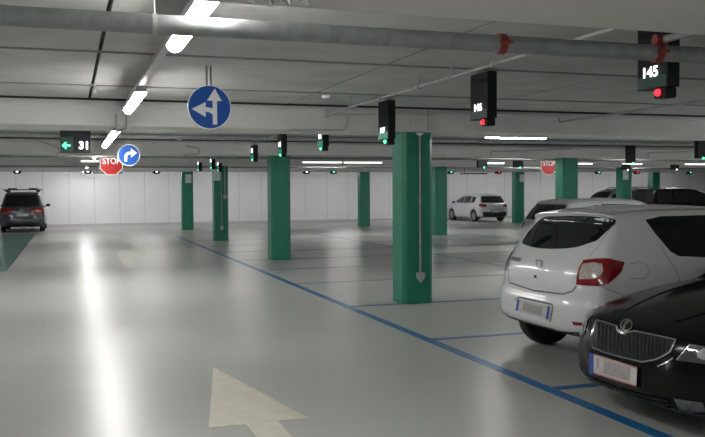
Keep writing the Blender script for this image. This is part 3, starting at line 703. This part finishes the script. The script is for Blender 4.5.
# model lettering, wrapped on the tailgate
txt_p, txt_n = c.on([(516.2, 259.4)], 'px', .006)
nv = Vector(txt_n[0]); xv = Vector((0, 0, 1)).cross(nv).normalized(); yv = nv.cross(xv)
text_mesh('model_lettering', 'SANDERO', .062, M['satin'], r, Matrix.Translation(Vector(txt_p[0])) @ Matrix((xv, yv, nv)).transposed().to_4x4(), .001, .002, .9)
c.ribbon('fuel_flap_gap', [(629, 264), (640, 262), (647, 265), (649, 272), (645, 278), (636, 279), (630, 277)], 'px', .006, M['softgap'])
c.ribbon('door_gap', [(.95, 1.16), (1.02, 1.0), (1.10, .85), (1.04, .65)], 'left', .008, M['softgap'], mirror=True)
c.ribbon('door_gap', [(1.975, 1.42), (1.975, 1.0), (1.95, .35)], 'left', .008, M['gap'], mirror=True)
c.ribbon('roof_gap', [(.5, .56), (1.2, .585), (2.3, .60)], 'top', .010, M['gap'], mirror=True)
c.ribbon('door_handle', [(1.28, .93), (1.45, .935)], 'left', .03, M['white'], mirror=True, thick=.03, off=.002)
c.ribbon('spoiler_lip', [(540, 215.2), (560, 213.8), (580, 213.6), (605, 215.8), (617, 219)], 'px', .03, M['white'], off=.006, thick=.012)
c.mirrors(2.78, 1.04, M['white'])

# ---- black saloon, nose towards the aisle, right foreground
r = car_root('glossy black car in the right foreground with chrome grille and winged badge', 4.66, 3.72+4.66, 5.02, PI)
c = Car(r, 4.66, 1.82, 1.46,
        [(.3, .22), (.06, .30), (.0, .5), (.02, .85), (.06, 1.0), (.3, 1.10), (.75, 1.30), (1.3, 1.43), (1.9, 1.46), (2.35, 1.42), (2.75, 1.28), (3.3, 1.0), (3.5, .96), (3.9, .895), (4.25, .81), (4.46, .74), (4.555, .69), (4.60, .62), (4.645, .48), (4.66, .38), (4.64, .26), (4.58, .2), (4.4, .165), (2.2, .17)],
        [(0, .78), (.2, .84), (.35, .87), (.55, .885), (.7, .88), (.85, .865), (.95, .84), (1.02, .82), (1.25, .72), (1.46, .58)], (.95, 3.72), .315, cf=(.06, .34), k=.08, h=.026, zbelt=.9, crown=.095)
c.body(M['blackcar']); c.wheels()
c.patch('windshield', [(-.6, 1.37), (.6, 1.37), (.74, 1.03), (-.74, 1.03)], 'front', M['glass'])
c.patch('rear_window', [(-.6, 1.36), (.6, 1.36), (.68, 1.1), (-.68, 1.1)], 'rear', M['glass'])
c.patch('side_window', [(.75, 1.22), (1.3, 1.36), (1.75, 1.385), (1.75, 1.0), (.95, 1.0)], 'left', M['glass'], mirror=True)
c.patch('side_window', [(1.82, 1.385), (2.25, 1.36), (2.65, 1.21), (2.98, 1.02), (1.82, 1.0)], 'left', M['glass'], mirror=True)
gr = [(597.3, 320.5), (607, 323.5), (617, 326.8), (619, 332.5), (624, 334.2), (629, 333), (635, 331.7), (650, 334.6), (676.4, 340.5), (671, 352), (664, 356.5), (656, 360), (643, 362.2), (625, 358), (605, 352.5), (593.3, 347.5), (592.3, 335)]
g = c.patch('grille', gr, 'px', M['plastic'], off=.003)
c.ribbon('chrome_surround', gr, 'px', .016, M['chrome'], off=.005, closed=True, n=5, thick=.008, parent=g)
top_e = lambda t: np.interp(t, [597.3, 617, 619, 624, 629, 635, 676.4], [320.5, 326.8, 332.5, 334.2, 333, 331.7, 340.5])
bot_e = lambda t: np.interp(t, [592.3, 605, 625, 643, 656, 664, 671], [347.5, 352.5, 358, 362.2, 360, 356.5, 352])
vs, fs = [], []
for i in range(19):
    u = 599+i*3.85
    Q, N = c.on([(u+.8-1.2*k_, (top_e(u)+1.5)*(1-k_)+(bot_e(u-1)-2)*k_) for k_ in np.linspace(0, 1, 7)], 'px', .004)
    T = np.gradient(Q, axis=0); B = np.cross(N, T); B /= np.linalg.norm(B, axis=1)[:, None]
    for j in range(7):
        vs += [tuple(Q[j]-B[j]*.006), tuple(Q[j]+N[j]*.012), tuple(Q[j]+B[j]*.006)]
    o = i*21
    for j in range(6): fs += [(o+3*j, o+3*j+3, o+3*j+4, o+3*j+1), (o+3*j+1, o+3*j+4, o+3*j+5, o+3*j+2)]
me = bpy.data.meshes.new('grille_slats'); me.from_pydata(vs, [], fs); me.update(); me.materials.append(M['slat'])
o = bpy.data.objects.new('grille_slats', me); C.objects.link(o); o.parent = g
bc = (627, 325.8); circ = lambda rx, ry: [(bc[0]+rx*math.cos(a), bc[1]+ry*math.sin(a)) for a in np.linspace(0, 2*PI, 24, endpoint=False)]
bdg = c.patch('badge', circ(6.2, 6.0), 'px', M['chrome'], off=.010)
c.patch('badge_ground', circ(4.4, 4.4), 'px', M['black'], off=.013, parent=bdg)
c.patch('winged_arrow', [(624.0, 329), (624.8, 325.3), (626.5, 322.5), (628.6, 322.0), (630.3, 323.5), (629.2, 324), (629.6, 325), (628.4, 325.4), (628.6, 326.4), (627.2, 326.6), (626.4, 328.3), (627.4, 329.4), (625.3, 329.8)], 'px', M['chrome'], off=.016, parent=bdg)
c.ribbon('badge_mount', [(619, 331), (624, 334), (630, 331.5)], 'px', .03, M['chrome'], off=.006, thick=.01)
hl = [(676.4, 360.4), (683, 352), (690, 344.2), (705, 347), (722, 349), (738, 349.5), (741, 355), (733, 362), (718, 364.5), (705, 364), (690, 362.2)]
a, b = c.patch('head_lamp', hl, 'px', M['headlamp'], off=.006, mirror=True)
x1, x2 = c.patch('lamp_reflector', [(697, 352), (704, 348.5), (711, 351), (711, 358), (704, 360.5), (698, 358)], 'px', M['headbright'], off=.010, mirror=True, parent=a); x2.parent = b
cr_ = c.ribbon('lamp_edge', [(677.5, 360), (683.5, 352.6), (690.4, 345)], 'px', .008, M['satin'], off=.011, parent=a)
plate_group(c, [(592.2, 353), (639.4, 367.8), (638.6, 386.2), (592.2, 372.3)], 'px', [('blue_band', 0, .085, 0, 1, M['plateblue']), ('blurred_number', .3, .86, .12, .82, M['plateblur']), ('letter_mark', .15, .20, .15, .6, M['plateblur']), ('red_line', .085, 1, .03, .07, M['signred']), ('red_line', .085, 1, .93, .97, M['signred'])], off=.02)
c.ribbon('plate_frame', [(591.5, 372.8), (615, 380.3), (638.8, 387.3)], 'px', .02, M['plastic'], off=.022)
c.patch('lower_grille', [(588, 375), (600, 381), (625, 389.5), (650, 396), (668, 399.5), (671, 405), (655, 404), (625, 396.5), (600, 387.5), (588.5, 380.5)], 'px', M['plastic'], off=.008)
c.ribbon('lower_grille_bar', [(589, 378), (605, 385), (630, 393.5), (655, 400), (669, 402.5)], 'px', .010, M['blackcar'], off=.010, thick=.006)
c.patch('fog_light', [(673.5, 398), (688, 400.5), (703, 402.5), (706, 412), (690, 412), (680, 409.5)], 'px', M['headlamp'], off=.005, mirror=True)
c.ribbon('bumper_highlight', [(657.5, 366.5), (668, 361.5), (673, 358)], 'px', .008, M['chrome'], off=.003)
c.ribbon('hood_gap', [(4.30, .62), (3.9, .68), (3.4, .73)], 'top', .007, M['dark'], mirror=True)
c.ribbon('hood_crease', [(4.38, .28), (3.9, .40), (3.4, .48)], 'top', .012, M['blackcar'], mirror=True, thick=.006, off=.0)
c.ribbon('door_gap', [(1.785, 1.4), (1.785, .35)], 'left', .007, M['dark'], mirror=True)
c.mirrors(2.66, 1.04, M['blackcar'])

# ---- generic far cars
def far_car(label, x, y, rz, L, Wd, H, paint, zb, kind, rails=False, h=.04, plate=True, bumper_dark=None, rear_paint=None):
    r = car_root(label, L, x, y, rz)
    Hr = H
    if kind == 'van':
        rearp = [(.25, .24), (.04, .3), (.0, .5), (.03, .72), (.05, .95), (.10, zb+.02), (.22, zb+.38), (.30, H-.1), (.36, H-.04)]
    else:
        rearp = [(.25, .24), (.04, .3), (.0, .5), (.03, .72), (.06, .9), (.14, zb+.04), (.34, zb+.30), (.44, H-.13), (.46, H-.07)]
    sil = rearp+[(.7, H-.02), (1.3, H), (L*.5, H-.01), (L*.57, H-.07), (L*.66, H-.24), (L*.77, zb+.07), (L*.82, zb+.01), (L*.9, zb-.08), (L*.965, zb-.22), (L*.995, .62), (L, .45), (L-.06, .26), (L-.3, .2), (L/2, .19)]
    hw = Wd/2
    c = Car(r, L, Wd, H, sil, [(0, hw-.1), (.2, hw-.06), (.35, hw-.015), (.6, hw), (zb-.1, hw-.01), (zb, hw-.04), (zb+.05, hw-.07), (H-.08, hw-.24), (H, hw-.3)], (.8, L-.88), .315, k=.07, h=h, zbelt=zb, crown=.04)
    c.body(paint, trim_z=bumper_dark); c.wheels()
    zt = H-.13; e = .10 if kind == 'van' else .2
    c.patch('rear_window', [(-hw+.30, zt-.0), (hw-.30, zt-.0), (hw-.2, zb+.12), (hw-.27, zb+.06), (-hw+.27, zb+.06), (-hw+.2, zb+.12)], 'rear', M['glass'])
    c.patch('windshield', [(-hw+.28, zt-.03), (hw-.28, zt-.03), (hw-.13, zb+.1), (-hw+.13, zb+.1)], 'front', M['glass'])
    if kind == 'van': c.patch('side_window', [(.42, zt-.02), (1.2, zt), (1.2, zb+.05), (.36, zb+.07)], 'left', M['glass'], mirror=True)
    else: c.patch('side_window', [(.72, zt-.06), (1.2, zt-.01), (1.2, zb+.05), (.82, zb+.08)], 'left', M['glass'], mirror=True)
    c.patch('side_window', [(1.27, zt), (L*.47, zt), (L*.47, zb+.04), (1.27, zb+.05)], 'left', M['glass'], mirror=True)
    c.patch('side_window', [(L*.485, zt), (L*.55, zt-.03), (L*.64, zt-.17), (L*.735, zb+.06), (L*.485, zb+.04)], 'left', M['glass'], mirror=True)
    c.patch('tail_light', [(-.36, zb-.02), (.12, zb+.03), (.16, zb-.10), (.0, zb-.24), (-.34, zb-.19)] if kind == 'van' else [(-.24, zb-.03), (.13, zb+.02), (.15, zb-.09), (.0, zb-.19), (-.22, zb-.15)], 'rl', M['tailred'], mirror=True, off=.006)
    c.patch('head_lamp', [(-.34, zb-.22), (.14, zb-.12), (.1, zb-.24), (-.3, zb-.34)], 'fl', M['headlamp'], mirror=True)
    if plate: plate_group(c, [(.26, .80), (-.26, .80), (-.26, .68), (.26, .68)] if kind == 'van' else [(.26, .62), (-.26, .62), (-.26, .50), (.26, .50)], 'rear', [('blue_band', 0, .1, 0, 1, M['plateblue'])])
    c.patch('badge', [(.05*math.cos(a), (.93 if kind == 'van' else zb-.12)+.05*math.sin(a)) for a in np.linspace(0, 2*PI, 12, endpoint=False)], 'rear', M['chrome'])
    c.ribbon('tailgate_gap', [(hw-.12, zb-.26), (hw-.2, .62 if kind == 'van' else .66), (-hw+.2, .62 if kind == 'van' else .66), (-hw+.12, zb-.26)], 'rear', .014, M['gap'])
    c.ribbon('door_gap', [(L*.477, zt), (L*.477, .4)], 'left', .012, M['gap'], mirror=True)
    c.patch('rear_bumper_insert', [(-hw+.22, .42), (hw-.22, .42), (hw-.3, .27), (-hw+.3, .27)], 'rear', M['plastic'])
    c.mirrors(L*.70, zb+.08, paint)
    if rails:
        for sg in (1, -1):
            bm = bmesh.new(); pts = [Vector((xx, sg*(hw-.33), zz)) for xx, zz in ((.5, H-.04), (.62, H+.05), (L*.46, H+.05), (L*.52, H-.04))]
            path(bm, pts, .02); from_bm('roof_rail', bm, M['plastic'], r, True, .6)
    return c
c = far_car('dark grey van with roof bars parked at the far left by the back wall', -1.88, 37.35, PI/2, 4.6, 1.80, 1.72, M['darkcar'], 1.02, 'van', rails=True)
for xx in (.75, 1.75):
    bm = bmesh.new(); box(bm, xx-.04, xx+.04, -.78, .78, 1.78, 1.82, .01)
    for sg in (1, -1): box(bm, xx-.05, xx+.05, sg*.62-.06, sg*.62+.06, 1.70, 1.80, .01)
    for sg in (.42, -.42): box(bm, xx-.12, xx+.1, sg-.16, sg+.16, 1.82, 1.87, .015)
    from_bm('roof_bar', bm, M['plastic'], c.root)
c.patch('chrome_strip', [(-.32, .975), (.1, .975), (.1, 1.0), (-.32, 1.0)], 'rear', M['chrome'], off=.008)
c = far_car('small white hatchback parked at the back wall, right of the nearest pillar', 20.95, 38.4, PI/2+.02, 4.2, 1.76, 1.46, M['pearl'], .93, 'hatch')
c.patch('rear_diffuser', [(-.72, .52), (.72, .52), (.66, .3), (-.66, .3)], 'rear', M['plastic'], off=.008)
c = far_car('silver hatchback in the second row, partly hidden behind the large white hatchback', 9.45, 15.7, 0, 4.2, 1.78, 1.49, M['silver'], .97, 'hatch', h=.035)
c = far_car('black estate car at the right edge behind the white hatchback roof', 23.2, 29.9, 0, 4.7, 1.82, 1.69, M['blackcar'], 1.02, 'van')
c = far_car('grey car farther back left of the black estate, behind the pillar', 27.0, 33.6, PI, 4.5, 1.8, 1.70, M['greycar'], 1.0, 'van', rails=True)
